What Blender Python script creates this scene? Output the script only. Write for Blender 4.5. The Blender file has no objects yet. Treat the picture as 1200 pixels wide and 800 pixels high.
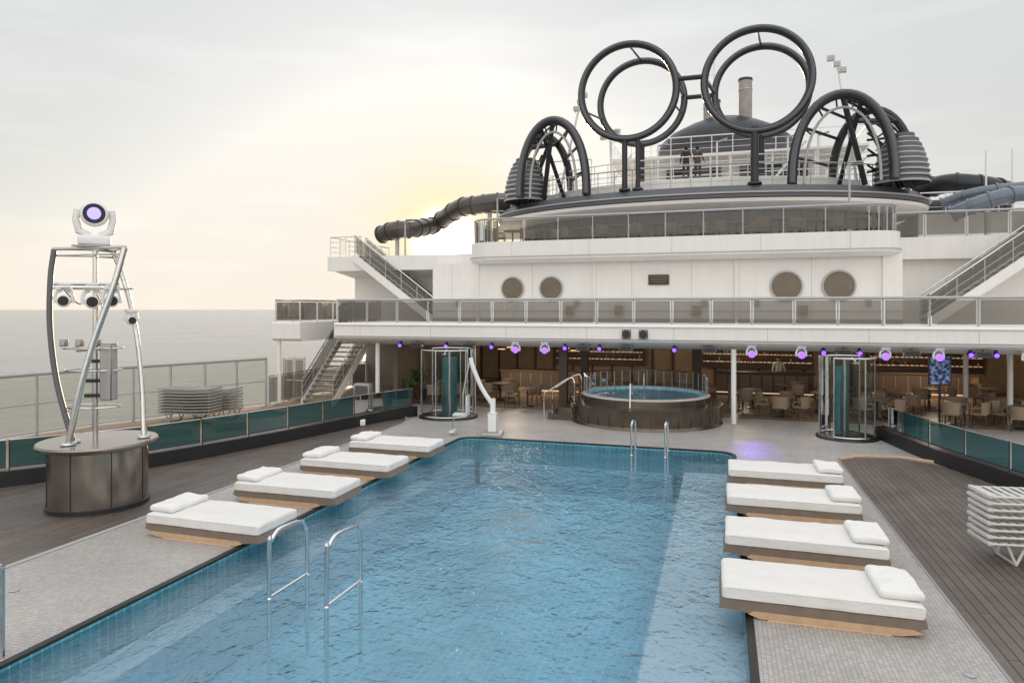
import bpy, bmesh, math, random
from mathutils import Vector, Matrix, noise
random.seed(7)
R=math.radians
sc=bpy.context.scene
col=sc.collection
# ---------------------------------------------------------------- materials
def nt(name):
    m=bpy.data.materials.new(name); m.use_nodes=True
    n=m.node_tree; n.nodes.clear()
    o=n.nodes.new('ShaderNodeOutputMaterial')
    return m,n,o
def add(n,t,**k):
    x=n.nodes.new(t)
    for a,b in k.items(): setattr(x,a,b)
    return x
def M(name,c,rough=.5,metal=0,var=.08,scale=2.5,bump=0,bscale=40,emit=0,ec=None,spec=.5,trans=0,coat=0,streak=0):
    m,n,o=nt(name)
    p=add(n,'ShaderNodeBsdfPrincipled')
    tc=add(n,'ShaderNodeTexCoord'); nz=add(n,'ShaderNodeTexNoise'); nz.inputs['Scale'].default_value=scale; nz.inputs['Detail'].default_value=6
    n.links.new(tc.outputs['Object'],nz.inputs['Vector'])
    mx=add(n,'ShaderNodeMix',data_type='RGBA')
    mx.inputs[6].default_value=(*[max(0,v*(1-var*2)) for v in c],1); mx.inputs[7].default_value=(*[min(1,v*(1+var*2)) for v in c],1)
    n.links.new(nz.outputs['Fac'],mx.inputs[0]); src=mx.outputs[2]
    if streak:   # vertical weather streaks
        mp=add(n,'ShaderNodeMapping'); mp.inputs['Scale'].default_value=(3.5,3.5,.25); n.links.new(tc.outputs['Object'],mp.inputs[0])
        n3=add(n,'ShaderNodeTexNoise'); n3.inputs['Scale'].default_value=1.6; n3.inputs['Detail'].default_value=8; n3.inputs['Roughness'].default_value=.7; n.links.new(mp.outputs[0],n3.inputs['Vector'])
        r3=add(n,'ShaderNodeMapRange'); r3.inputs[1].default_value=.45; r3.inputs[2].default_value=.8; r3.inputs[3].default_value=1; r3.inputs[4].default_value=1-streak; n.links.new(n3.outputs['Fac'],r3.inputs[0])
        s3=add(n,'ShaderNodeVectorMath',operation='SCALE'); n.links.new(src,s3.inputs[0]); n.links.new(r3.outputs[0],s3.inputs['Scale']); src=s3.outputs[0]
    n.links.new(src,p.inputs['Base Color'])
    mr=add(n,'ShaderNodeMapRange'); mr.inputs[3].default_value=max(.02,rough-.08); mr.inputs[4].default_value=min(1,rough+.08)
    n.links.new(nz.outputs['Fac'],mr.inputs[0]); n.links.new(mr.outputs[0],p.inputs['Roughness'])
    p.inputs['Metallic'].default_value=metal; p.inputs['Specular IOR Level'].default_value=spec
    p.inputs['Transmission Weight'].default_value=trans; p.inputs['Coat Weight'].default_value=coat
    if emit:
        p.inputs['Emission Color'].default_value=(*(ec or c),1); p.inputs['Emission Strength'].default_value=emit
        m.cycles.emission_sampling='NONE'
    if bump:
        b=add(n,'ShaderNodeBump'); b.inputs['Strength'].default_value=bump; b.inputs['Distance'].default_value=.02
        n2=add(n,'ShaderNodeTexNoise'); n2.inputs['Scale'].default_value=bscale; n2.inputs['Detail'].default_value=4
        n.links.new(tc.outputs['Object'],n2.inputs['Vector']); n.links.new(n2.outputs['Fac'],b.inputs['Height']); n.links.new(b.outputs[0],p.inputs['Normal'])
    n.links.new(p.outputs[0],o.inputs[0]); return m
def GLASS(name,tint,rough=.02,ior=1.45,body=0,bodyc=(.5,.5,.5)):
    m,n,o=nt(name)
    t=add(n,'ShaderNodeBsdfTransparent'); t.inputs[0].default_value=(*tint,1)
    g=add(n,'ShaderNodeBsdfGlossy'); g.inputs['Roughness'].default_value=rough
    f=add(n,'ShaderNodeFresnel'); f.inputs[0].default_value=ior
    src=t
    if body:
        d=add(n,'ShaderNodeBsdfDiffuse'); d.inputs[0].default_value=(*bodyc,1)
        mb=add(n,'ShaderNodeMixShader'); mb.inputs[0].default_value=body
        n.links.new(t.outputs[0],mb.inputs[1]); n.links.new(d.outputs[0],mb.inputs[2]); src=mb
    mx=add(n,'ShaderNodeMixShader'); n.links.new(f.outputs[0],mx.inputs[0]); n.links.new(src.outputs[0],mx.inputs[1]); n.links.new(g.outputs[0],mx.inputs[2])
    n.links.new(mx.outputs[0],o.inputs[0]); return m
def BRICK(name,c1,c2,mort,bw,rh,ms,rot=0,rough=.5,offset=.5,stain=.15,bump=.3,stainscale=.5,spec=.5):
    m,n,o=nt(name)
    p=add(n,'ShaderNodeBsdfPrincipled'); tc=add(n,'ShaderNodeTexCoord'); mp=add(n,'ShaderNodeMapping'); mp.inputs['Rotation'].default_value=(0,0,rot)
    n.links.new(tc.outputs['Object'],mp.inputs[0])
    b=add(n,'ShaderNodeTexBrick'); b.offset=offset; b.inputs['Scale'].default_value=1
    b.inputs['Color1'].default_value=(*c1,1); b.inputs['Color2'].default_value=(*c2,1); b.inputs['Mortar'].default_value=(*mort,1)
    b.inputs['Mortar Size'].default_value=ms; b.inputs['Brick Width'].default_value=bw; b.inputs['Row Height'].default_value=rh; b.inputs['Bias'].default_value=0
    n.links.new(mp.outputs[0],b.inputs['Vector'])
    nz=add(n,'ShaderNodeTexNoise'); nz.inputs['Scale'].default_value=stainscale; nz.inputs['Detail'].default_value=8; nz.inputs['Roughness'].default_value=.65
    n.links.new(tc.outputs['Object'],nz.inputs['Vector'])
    mr=add(n,'ShaderNodeMapRange'); mr.inputs[1].default_value=.3; mr.inputs[2].default_value=.7; mr.inputs[3].default_value=1-stain; mr.inputs[4].default_value=1+stain*.5
    n.links.new(nz.outputs['Fac'],mr.inputs[0])
    mx=add(n,'ShaderNodeVectorMath',operation='SCALE'); n.links.new(b.outputs['Color'],mx.inputs[0]); n.links.new(mr.outputs[0],mx.inputs['Scale'])
    n.links.new(mx.outputs[0],p.inputs['Base Color'])
    rr=add(n,'ShaderNodeMapRange'); rr.inputs[3].default_value=rough+.15; rr.inputs[4].default_value=max(.05,rough-.15); n.links.new(nz.outputs['Fac'],rr.inputs[0]); n.links.new(rr.outputs[0],p.inputs['Roughness'])
    bp=add(n,'ShaderNodeBump'); bp.inputs['Strength'].default_value=bump; bp.inputs['Distance'].default_value=.004; bp.invert=True
    n.links.new(b.outputs['Fac'],bp.inputs['Height']); n.links.new(bp.outputs[0],p.inputs['Normal'])
    p.inputs['Specular IOR Level'].default_value=spec
    n.links.new(p.outputs[0],o.inputs[0]); return m

white=M('white_paint',(.84,.815,.78),.38,var=.025,scale=1.2,bump=.05,bscale=3,streak=.08)
white2=M('white_gloss',(.82,.81,.79),.25,var=.02)
steel=M('brushed_steel',(.62,.62,.61),.22,1,var=.06,scale=8)
chrome=M('chrome',(.75,.76,.78),.1,1,var=.02)
dark=M('dark_metal',(.03,.032,.037),.36,.3,var=.15)
black=M('black_rubber',(.015,.015,.017),.5,var=.1)
grey=M('grey_paint',(.10,.105,.115),.35,var=.06)
lgrey=M('light_grey_metal',(.42,.42,.42),.4,.3,var=.06)
seam=M('panel_seam',(.48,.47,.45),.6,var=.05)
bronze=M('bronze_panel',(.13,.105,.085),.25,.75,var=.25,scale=3)
rigbase=M('brushed_bronze',(.28,.25,.22),.22,.9,var=.2,scale=2)
wood=M('light_wood',(.55,.37,.23),.45,var=.12,scale=8)
dwood=M('dark_wood',(.07,.04,.025),.4,var=.2,scale=6)
taupe=M('taupe_panel',(.20,.155,.12),.6,var=.12,scale=6)
tread=M('stair_tread',(.14,.12,.10),.6,var=.12,scale=6)
cloth=M('white_towelling',(.74,.725,.70),.9,var=.03,scale=4,bump=.7,bscale=16,spec=.15)
cloth2=M('white_pillow_cloth',(.77,.76,.74),.9,var=.03,scale=4,bump=.7,bscale=11,spec=.15)
tan=M('tan_wall',(.38,.28,.18),.6,var=.2,scale=1.5)
greyw=M('grey_brown_wall',(.24,.205,.17),.5,var=.1,scale=1.5)
rattan=M('rattan',(.30,.225,.16),.7,var=.2,scale=20,bump=.6,bscale=60)
mosaic=BRICK('pale_mosaic',(.50,.475,.45),(.38,.36,.34),(.28,.265,.25),.055,.055,.005,rough=.42,offset=0,stain=.20,bump=.25)
planks=BRICK('deck_planks',(.15,.12,.10),(.11,.088,.074),(.025,.021,.019),2.6,.13,.009,rot=R(90),rough=.55,stain=.28,bump=.5,stainscale=.8)
outerdeck=BRICK('outer_deck_planks',(.30,.20,.13),(.25,.165,.11),(.05,.04,.03),2.6,.13,.008,rot=R(90),rough=.6,stain=.2)
floor_in=BRICK('cafe_floor',(.28,.215,.165),(.24,.185,.14),(.10,.08,.06),.9,.9,.01,rough=.25,offset=0,stain=.2)
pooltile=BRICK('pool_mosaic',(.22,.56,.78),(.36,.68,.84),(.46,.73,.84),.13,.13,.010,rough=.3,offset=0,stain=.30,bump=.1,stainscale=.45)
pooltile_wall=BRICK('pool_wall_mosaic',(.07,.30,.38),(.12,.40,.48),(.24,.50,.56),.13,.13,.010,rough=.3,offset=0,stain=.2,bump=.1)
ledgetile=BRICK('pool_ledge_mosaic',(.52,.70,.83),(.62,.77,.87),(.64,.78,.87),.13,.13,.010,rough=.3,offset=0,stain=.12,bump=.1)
g_smoke=GLASS('smoked_rail_glass',(.40,.385,.36),ior=1.5,body=.3,bodyc=(.2,.19,.17))
g_clear=GLASS('clear_screen_glass',(.82,.82,.76),ior=1.5,body=.14,bodyc=(.6,.58,.5))
g_teal=GLASS('teal_screen_glass',(.10,.25,.27),ior=1.45,body=.35,bodyc=(.035,.11,.125))
g_shower=GLASS('shower_glass',(.80,.86,.85),ior=1.5)
g_win=M('dark_window_glass',(.03,.033,.036),.08,.0,var=.2,spec=.8)
porth=M('bronze_tinted_porthole_glass',(.14,.115,.085),.12,.3,var=.15)
slideb=M('brown_slide_fibreglass',(.055,.044,.038),.25,var=.15,coat=.4)
slideblue=M('blue_slide_fibreglass',(.12,.15,.19),.28,var=.1,coat=.4)
pipeT=M('grey_exhaust_pipe',(.33,.30,.27),.45,var=.2)
violet=M('violet_lamp',(.1,.05,.5),.3,emit=4.5,ec=(.13,.045,1))
bluew=M('blue_white_lamp',(.3,.3,.6),.3,emit=3,ec=(.16,.12,1))
warmlamp=M('warm_downlight',(1,.8,.5),.3,emit=5,ec=(1,.75,.5))
warmstrip=M('warm_shelf_light',(1,.7,.4),.3,emit=.8,ec=(1,.66,.38))
amber_strip=M('amber_emissive_strip',(.6,.35,.18),.4,emit=.35,ec=(1,.5,.22))  # weakly emissive amber trim below the daybed base
leaf=M('leaf_green',(.06,.12,.035),.5,var=.3,scale=9)
teal=M('teal_panel',(.06,.17,.18),.3,var=.2)
skin=M('skin',(.42,.26,.19),.5,var=.05); hair=M('dark_hair',(.02,.015,.012),.6)
shirt=M('dark_shirt',(.03,.03,.035),.8); trous=M('dark_trousers',(.04,.04,.05),.8); shoe=M('black_shoe',(.01,.01,.01),.4)
shirt2=M('grey_brown_shirt',(.10,.07,.06),.8); shirtw=M('white_shirt',(.7,.7,.68),.8)
plast=M('white_plastic',(.62,.61,.58),.4,var=.06)
mouth=M('lips',(.3,.1,.08),.5); red=M('red_glass_bottle',(.3,.03,.02),.2)
posterm,_n,_o=nt('poster_print')
_p=add(_n,'ShaderNodeBsdfPrincipled'); _tc=add(_n,'ShaderNodeTexCoord'); _v=add(_n,'ShaderNodeTexVoronoi'); _v.inputs['Scale'].default_value=9
_r=add(_n,'ShaderNodeValToRGB'); _r.color_ramp.elements[0].color=(.01,.02,.10,1); _r.color_ramp.elements[1].color=(.3,.42,.65,1); _r.color_ramp.elements[0].position=.4
_n.links.new(_tc.outputs['Object'],_v.inputs[0]); _n.links.new(_v.outputs['Distance'],_r.inputs[0]); _n.links.new(_r.outputs[0],_p.inputs['Base Color']); _n.links.new(_r.outputs[0],_p.inputs['Emission Color']); _p.inputs['Emission Strength'].default_value=.4
_n.links.new(_p.outputs[0],_o.inputs[0])
# ---------------------------------------------------------------- builder
class B:
    def __init__(s): s.bm=bmesh.new(); s.mats=[]
    def mi(s,m):
        if m not in s.mats: s.mats.append(m)
        return s.mats.index(m)
    def face(s,pts,m):
        vs=[s.bm.verts.new(p) for p in pts]
        f=s.bm.faces.new(vs); f.material_index=s.mi(m); return f
    def box(s,x0,x1,y0,y1,z0,z1,m,bev=0):
        r=bmesh.ops.create_cube(s.bm,size=1); vs=r['verts']
        for v in vs: v.co=Vector(((x0+x1)/2+v.co.x*(x1-x0),(y0+y1)/2+v.co.y*(y1-y0),(z0+z1)/2+v.co.z*(z1-z0)))
        i=s.mi(m)
        fs=set(f for v in vs for f in v.link_faces)
        for f in fs: f.material_index=i
        if bev:
            es=set(e for v in vs for e in v.link_edges)
            bmesh.ops.bevel(s.bm,geom=list(es),offset=bev,segments=4,affect='EDGES',profile=.5)
    def tube(s,pts,r,m,seg=8,closed=False,caps=True):
        pts=[Vector(p) for p in pts]; n=len(pts); rings=[]; i=s.mi(m)
        rs=r if isinstance(r,(list,tuple)) else [r]*n
        prev=None
        for k in range(n):
            if closed: t=(pts[(k+1)%n]-pts[k-1])
            else: t=pts[min(k+1,n-1)]-pts[max(k-1,0)]
            t.normalize()
            if prev is None:
                a=Vector((0,0,1)) if abs(t.z)<.9 else Vector((1,0,0))
                u=t.cross(a).normalized()
            else:
                u=prev-t*prev.dot(t)
                u=u.normalized() if u.length>1e-5 else t.orthogonal().normalized()
            prev=u; w=t.cross(u)
            rings.append([s.bm.verts.new(pts[k]+(u*math.cos(2*math.pi*j/seg)+w*math.sin(2*math.pi*j/seg))*rs[k]) for j in range(seg)])
        for k in range(n if closed else n-1):
            a=rings[k]; b=rings[(k+1)%n]
            for j in range(seg):
                f=s.bm.faces.new((a[j],a[(j+1)%seg],b[(j+1)%seg],b[j])); f.material_index=i
        if caps and not closed:
            for q in (rings[0][::-1],rings[-1]):
                f=s.bm.faces.new(q); f.material_index=i
    def cyl(s,p0,p1,r,m,seg=20,r1=None): s.tube([p0,p1],[r,r if r1 is None else r1],m,seg)
    def lathe(s,prof,c,m,seg=48,a0=0,a1=2*math.pi,sx=1,sy=1):
        full=abs(a1-a0-2*math.pi)<1e-6; N=seg if full else seg+1; i=s.mi(m)
        rings=[[s.bm.verts.new((c[0]+r*sx*math.cos(a0+(a1-a0)*j/seg),c[1]+r*sy*math.sin(a0+(a1-a0)*j/seg),c[2]+z)) for j in range(N)] for r,z in prof]
        for a,b in zip(rings,rings[1:]):
            for j in range(seg):
                f=s.bm.faces.new((a[j],a[(j+1)%N],b[(j+1)%N],b[j])); f.material_index=i
    def prism(s,prof,x0,x1,m):
        a=[s.bm.verts.new((x0,y,z)) for y,z in prof]; b=[s.bm.verts.new((x1,y,z)) for y,z in prof]; n=len(prof); i=s.mi(m)
        fs=[(a[j],a[(j+1)%n],b[(j+1)%n],b[j]) for j in range(n)]+[tuple(b),tuple(a[::-1])]
        for q in fs: s.bm.faces.new(q).material_index=i
    def ell(s,c,rx,ry,rz,m,seg=16,e=1.0,e2=None):
        e2=e2 or e; i=s.mi(m); g=lambda t,p: math.copysign(abs(t)**p,t)
        N=seg;Mv=max(6,seg//2); rows=[]
        for a in range(1,Mv):
            v=-math.pi/2+math.pi*a/Mv
            rows.append([s.bm.verts.new((c[0]+rx*g(math.cos(v),e2)*g(math.cos(2*math.pi*j/N),e),c[1]+ry*g(math.cos(v),e2)*g(math.sin(2*math.pi*j/N),e),c[2]+rz*g(math.sin(v),e2))) for j in range(N)])
        bo=s.bm.verts.new((c[0],c[1],c[2]-rz)); to=s.bm.verts.new((c[0],c[1],c[2]+rz))
        for a,b in zip(rows,rows[1:]):
            for j in range(N): s.bm.faces.new((a[j],a[(j+1)%N],b[(j+1)%N],b[j])).material_index=i
        for j in range(N):
            s.bm.faces.new((bo,rows[0][(j+1)%N],rows[0][j])).material_index=i
            s.bm.faces.new((to,rows[-1][j],rows[-1][(j+1)%N])).material_index=i
    def softbox(s,fn,m,n=16):
        i=s.mi(m); d={}
        def vert(p):
            if p not in d: d[p]=s.bm.verts.new(fn(Vector([2*q/n-1 for q in p])))
            return d[p]
        for ax in range(3):
            for side in (0,n):
                for a in range(n):
                    for b in range(n):
                        q=[]
                        for (u,v) in ((a,b),(a+1,b),(a+1,b+1),(a,b+1)):
                            p=[0,0,0]; p[ax]=side; p[(ax+1)%3]=u; p[(ax+2)%3]=v; q.append(vert(tuple(p)))
                        s.bm.faces.new(q).material_index=i
    def rail(s,pts,z,h,gm,sp=1.3,r=.03,mid=False,closed=False,pm=None,g0=.08,top=None):
        pm=pm or steel; P=[Vector((x,y,z)) for x,y in pts]
        if closed: P=P+[P[0]]
        s.tube([p+Vector((0,0,h)) for p in P],top or r*1.3,pm,8)
        for a,b in zip(P,P[1:]):
            L=(b-a).length; n=max(1,round(L/sp))
            for k in range(n+1):
                q=a.lerp(b,k/n)
                if k<n or b is P[-1]: s.cyl(q,q+Vector((0,0,h)),r,pm,6)
            if gm:
                for k in range(n):
                    d=(b-a)/n; o=a+d*k; e=d.normalized()*.06
                    s.face([o+e+Vector((0,0,g0)),o+d-e+Vector((0,0,g0)),o+d-e+Vector((0,0,h-.07)),o+e+Vector((0,0,h-.07))],gm)
            if mid:
                for t in mid: s.tube([a+Vector((0,0,h*t)),b+Vector((0,0,h*t))],r*.5,pm,5)
    def obj(s,name,loc=(0,0,0),rz=0,parent=None,smooth=35,recalc=True):
        if recalc: bmesh.ops.recalc_face_normals(s.bm,faces=s.bm.faces)
        me=bpy.data.meshes.new(name); s.bm.to_mesh(me); s.bm.free()
        for m in s.mats: me.materials.append(m)
        me.polygons.foreach_set('use_smooth',[True]*len(me.polygons)); me.set_sharp_from_angle(angle=R(smooth))
        o=bpy.data.objects.new(name,me); col.objects.link(o); o.location=loc; o.rotation_euler[2]=rz
        if parent: o.parent=parent
        return o
def inst(o,loc,rz=0,sc_=None):
    c=o.copy(); col.objects.link(c); c.location=loc; c.rotation_euler[2]=rz
    if sc_: c.scale=sc_
    return c
def empty(name,loc=(0,0,0)):
    e=bpy.data.objects.new(name,None); col.objects.link(e); e.location=loc; e.empty_display_size=.3; return e
def arc(cx,cy,r,a0,a1,n): return [(cx+r*math.cos(R(a0+(a1-a0)*k/n)),cy+r*math.sin(R(a0+(a1-a0)*k/n))) for k in range(n+1)]
def smooth_path(P,n=8):
    P=[Vector(p) for p in P]; out=[]
    Q=[P[0]*2-P[1]]+P+[P[-1]*2-P[-2]]
    for i in range(1,len(Q)-2):
        for k in range(n):
            t=k/n; a,b,c,d=Q[i-1:i+3]
            out.append(.5*((2*b)+(c-a)*t+(2*a-5*b+4*c-d)*t*t+(3*b-a-3*c+d)*t**3))
    out.append(P[-1]); return out
# ---------------------------------------------------------------- world / sun
SUN=Vector((-.386,.9277,.0965)).normalized()
w=bpy.data.worlds.new("World"); sc.world=w; w.use_nodes=True; n=w.node_tree; n.nodes.clear()
out=add(n,'ShaderNodeOutputWorld'); sky=add(n,'ShaderNodeTexSky'); sky.sky_type='NISHITA'; sky.sun_disc=False
sky.sun_elevation=math.asin(SUN.z); sky.sun_rotation=math.atan2(SUN.x,SUN.y); sky.air_density=1; sky.dust_density=1; sky.altitude=30
hsv=add(n,'ShaderNodeHueSaturation'); hsv.inputs['Saturation'].default_value=.45; n.links.new(sky.outputs[0],hsv.inputs['Color'])
capn=add(n,'ShaderNodeVectorMath',operation='MINIMUM'); n.links.new(hsv.outputs[0],capn.inputs[0]); capn.inputs[1].default_value=(8.8,7.9,6.6)
b1=add(n,'ShaderNodeBackground'); b1.inputs[1].default_value=.05; n.links.new(capn.outputs[0],b1.inputs[0])
tc=add(n,'ShaderNodeTexCoord'); sp=add(n,'ShaderNodeSeparateXYZ'); n.links.new(tc.outputs['Generated'],sp.inputs[0])
rp=add(n,'ShaderNodeValToRGB'); el=rp.color_ramp.elements
el[0].position=0; el[0].color=(.54,.49,.435,1); el[1].position=1; el[1].color=(1.2,1.21,1.23,1)
for p_,c_ in ((.04,(.54,.505,.46)),(.14,(.54,.53,.51)),(.3,(.59,.595,.59)),(.42,(.61,.625,.63)),(.62,(1.0,1.01,1.03))):
    e=el.new(p_); e.color=(*c_,1)
n.links.new(sp.outputs[2],rp.inputs[0])
dt=add(n,'ShaderNodeVectorMath',operation='DOT_PRODUCT'); nm=add(n,'ShaderNodeVectorMath',operation='NORMALIZE')
n.links.new(tc.outputs['Generated'],nm.inputs[0]); n.links.new(nm.outputs[0],dt.inputs[0]); dt.inputs[1].default_value=SUN
mxx=add(n,'ShaderNodeMath',operation='MAXIMUM'); n.links.new(dt.outputs['Value'],mxx.inputs[0]); mxx.inputs[1].default_value=0
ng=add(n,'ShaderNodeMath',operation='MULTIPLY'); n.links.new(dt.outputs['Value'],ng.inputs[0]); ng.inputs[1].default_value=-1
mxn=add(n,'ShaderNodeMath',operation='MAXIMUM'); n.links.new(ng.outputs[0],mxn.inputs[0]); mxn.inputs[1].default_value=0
def power(src,ex):
    pw=add(n,'ShaderNodeMath',operation='POWER'); n.links.new(src.outputs[0],pw.inputs[0]); pw.inputs[1].default_value=ex; return pw
prev=rp.outputs[0]
pw=power(mxn,1.2)  # added warm fill in the sky opposite the sun, brightens camera-facing walls
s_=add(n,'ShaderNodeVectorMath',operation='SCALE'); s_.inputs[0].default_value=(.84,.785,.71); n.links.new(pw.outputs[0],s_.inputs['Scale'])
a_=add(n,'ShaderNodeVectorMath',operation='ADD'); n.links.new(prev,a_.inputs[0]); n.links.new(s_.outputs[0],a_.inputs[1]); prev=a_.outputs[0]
mpc=add(n,'ShaderNodeMapping'); mpc.inputs['Scale'].default_value=(2.5,2.5,14); n.links.new(tc.outputs['Generated'],mpc.inputs[0])
nc=add(n,'ShaderNodeTexNoise'); nc.inputs['Scale'].default_value=1.6; nc.inputs['Detail'].default_value=7; n.links.new(mpc.outputs[0],nc.inputs['Vector'])
mc=add(n,'ShaderNodeMapRange'); mc.inputs[1].default_value=.5; mc.inputs[2].default_value=.85; mc.inputs[3].default_value=0; mc.inputs[4].default_value=.10; n.links.new(nc.outputs['Fac'],mc.inputs[0])
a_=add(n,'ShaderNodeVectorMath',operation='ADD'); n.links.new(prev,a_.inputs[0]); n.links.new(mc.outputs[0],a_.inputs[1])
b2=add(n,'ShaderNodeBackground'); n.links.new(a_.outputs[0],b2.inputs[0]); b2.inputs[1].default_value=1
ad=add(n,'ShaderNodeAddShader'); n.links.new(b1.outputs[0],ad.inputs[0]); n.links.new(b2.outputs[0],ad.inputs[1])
# reddened aureole round the low sun, then the solar glare itself
b3=add(n,'ShaderNodeBackground'); b3.inputs[0].default_value=(1.0,.74,.36,1); b3.inputs[1].default_value=1.25
pa=power(mxx,200); pm_=add(n,'ShaderNodeMath',operation='MULTIPLY'); n.links.new(pa.outputs[0],pm_.inputs[0]); pm_.inputs[1].default_value=.85
mxs=add(n,'ShaderNodeMixShader'); n.links.new(pm_.outputs[0],mxs.inputs[0]); n.links.new(ad.outputs[0],mxs.inputs[1]); n.links.new(b3.outputs[0],mxs.inputs[2])
pc=power(mxx,3600); b4=add(n,'ShaderNodeBackground'); b4.inputs[0].default_value=(1,.86,.6,1)
pm2=add(n,'ShaderNodeMath',operation='MULTIPLY'); n.links.new(pc.outputs[0],pm2.inputs[0]); pm2.inputs[1].default_value=45; n.links.new(pm2.outputs[0],b4.inputs[1])
ad2=add(n,'ShaderNodeAddShader'); n.links.new(mxs.outputs[0],ad2.inputs[0]); n.links.new(b4.outputs[0],ad2.inputs[1]); n.links.new(ad2.outputs[0],out.inputs[0])
L=bpy.data.lights.new('sun','SUN'); L.energy=5; L.angle=R(.5); L.color=(1,.74,.48)
lo=bpy.data.objects.new('sun',L); col.objects.link(lo); lo.rotation_euler=(-SUN).to_track_quat('-Z','Y').to_euler(); lo.location=(-30,60,20)
# ---------------------------------------------------------------- sea
m,n_,o_=nt('sea_water'); p=add(n_,'ShaderNodeBsdfPrincipled'); p.inputs['Base Color'].default_value=(.22,.225,.215,1); p.inputs['Roughness'].default_value=.16
tc_=add(n_,'ShaderNodeTexCoord'); mp_=add(n_,'ShaderNodeMapping'); mp_.inputs['Scale'].default_value=(.05,.05,.05); n_.links.new(tc_.outputs['Object'],mp_.inputs[0])
nz_=add(n_,'ShaderNodeTexNoise'); nz_.inputs['Scale'].default_value=2.2; nz_.inputs['Detail'].default_value=12; nz_.inputs['Roughness'].default_value=.62; n_.links.new(mp_.outputs[0],nz_.inputs['Vector'])
nz2=add(n_,'ShaderNodeTexNoise'); nz2.inputs['Scale'].default_value=.16; nz2.inputs['Detail'].default_value=6; n_.links.new(mp_.outputs[0],nz2.inputs['Vector'])
sa=add(n_,'ShaderNodeMath',operation='MULTIPLY_ADD'); n_.links.new(nz2.outputs['Fac'],sa.inputs[0]); sa.inputs[1].default_value=3; n_.links.new(nz_.outputs['Fac'],sa.inputs[2])
bp_=add(n_,'ShaderNodeBump'); bp_.inputs['Strength'].default_value=.7; bp_.inputs['Distance'].default_value=5; n_.links.new(sa.outputs[0],bp_.inputs['Height']); n_.links.new(bp_.outputs[0],p.inputs['Normal']); n_.links.new(p.outputs[0],o_.inputs[0])
b=B(); b.face([(-30000,-30000,-34),(30000,-30000,-34),(30000,45000,-34),(-30000,45000,-34)],m); b.obj('sea')
# ---------------------------------------------------------------- pool deck
PX0,PX1,PY0,PY1=-7.7,.3,1.5,20.0
def rr(x0,x1,y0,y1,r,n=6):
    return arc(x1-r,y1-r,r,0,90,n)+arc(x0+r,y1-r,r,90,180,n)+arc(x0+r,y0+r,r,180,270,n)+arc(x1-r,y0+r,r,270,360,n)
def outline(x0,x1,y0,y1,r,m): return rr(x0-m,x1+m,y0-m,y1+m,r+m)
def ring_fill(b,inner,outer,z,m):
    vi=[b.bm.verts.new((x,y,z)) for x,y in inner]; vo=[b.bm.verts.new((x,y,z)) for x,y in outer]
    es=[b.bm.edges.new((v[k],v[(k+1)%len(v)])) for v in (vi,vo) for k in range(len(v))]
    r=bmesh.ops.triangle_fill(b.bm,use_beauty=True,use_dissolve=False,edges=es)
    for g in r['geom']:
        if isinstance(g,bmesh.types.BMFace):
            g.material_index=b.mi(m)
            g.normal_update()
            if g.normal.z<0: g.normal_flip()
hole=outline(PX0,PX1,PY0,PY1,.45,.10)
hull=[(-21.2,-25),(-21.2,14.5),(-20.6,18),(-18.2,24.2),(-18.2,70),(13.2,70),(13.2,24.2),(15.5,18),(16,14.5),(16,-25)]
b=B(); ring_fill(b,hole,hull,0,mosaic)
b.obj('pool_deck_floor',recalc=False)
b=B()
for k in range(len(hull)):
    a,c=hull[k],hull[(k+1)%len(hull)]; b.face([(a[0],a[1],-.001),(c[0],c[1],-.001),(c[0],c[1],-36),(a[0],a[1],-36)],white)
b.obj('ship_hull')
# pool basin
b=B(); inn=outline(PX0,PX1,PY0,PY1,.45,0)
N=len(inn)
for k in range(N):
    a0,a1=hole[k],hole[(k+1)%N]; c0,c1=inn[k],inn[(k+1)%N]
    if (Vector(c0)-Vector(c1)).length<1e-5: continue
    b.face([(*a0,.012),(*a1,.012),(*c1,.012),(*c0,.012)],black)
    b.face([(*a0,-.02),(*a1,-.02),(*a1,.012),(*a0,.012)],black)
    b.face([(*c0,.012),(*c1,.012),(*c1,-.03),(*c0,-.03)],black)
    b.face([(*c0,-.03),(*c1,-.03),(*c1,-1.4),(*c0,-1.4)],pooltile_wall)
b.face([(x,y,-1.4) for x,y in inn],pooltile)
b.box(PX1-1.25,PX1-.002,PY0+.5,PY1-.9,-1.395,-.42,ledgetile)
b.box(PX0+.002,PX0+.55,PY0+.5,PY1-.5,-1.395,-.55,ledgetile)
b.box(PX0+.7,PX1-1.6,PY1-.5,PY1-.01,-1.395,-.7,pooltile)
b.obj('swimming_pool')
# pool water
m,n_,o_=nt('pool_water')
gl=add(n_,'ShaderNodeBsdfGlossy'); gl.inputs['Roughness'].default_value=.01
rf=add(n_,'ShaderNodeBsdfRefraction'); rf.inputs['IOR'].default_value=1.33; rf.inputs['Roughness'].default_value=0; rf.inputs['Color'].default_value=(.93,.985,1,1)
tp=add(n_,'ShaderNodeBsdfTransparent'); tp.inputs[0].default_value=(.93,.985,1,1)
fr=add(n_,'ShaderNodeFresnel'); fr.inputs[0].default_value=1.42
mA=add(n_,'ShaderNodeMixShader'); mA.inputs[0].default_value=.3; mB=add(n_,'ShaderNodeMixShader')
tcw=add(n_,'ShaderNodeTexCoord'); mpw=add(n_,'ShaderNodeMapping'); mpw.inputs['Scale'].default_value=(1,.8,1); mpw.inputs['Rotation'].default_value=(0,0,R(22)); n_.links.new(tcw.outputs['Object'],mpw.inputs[0])
hs=None
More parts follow.
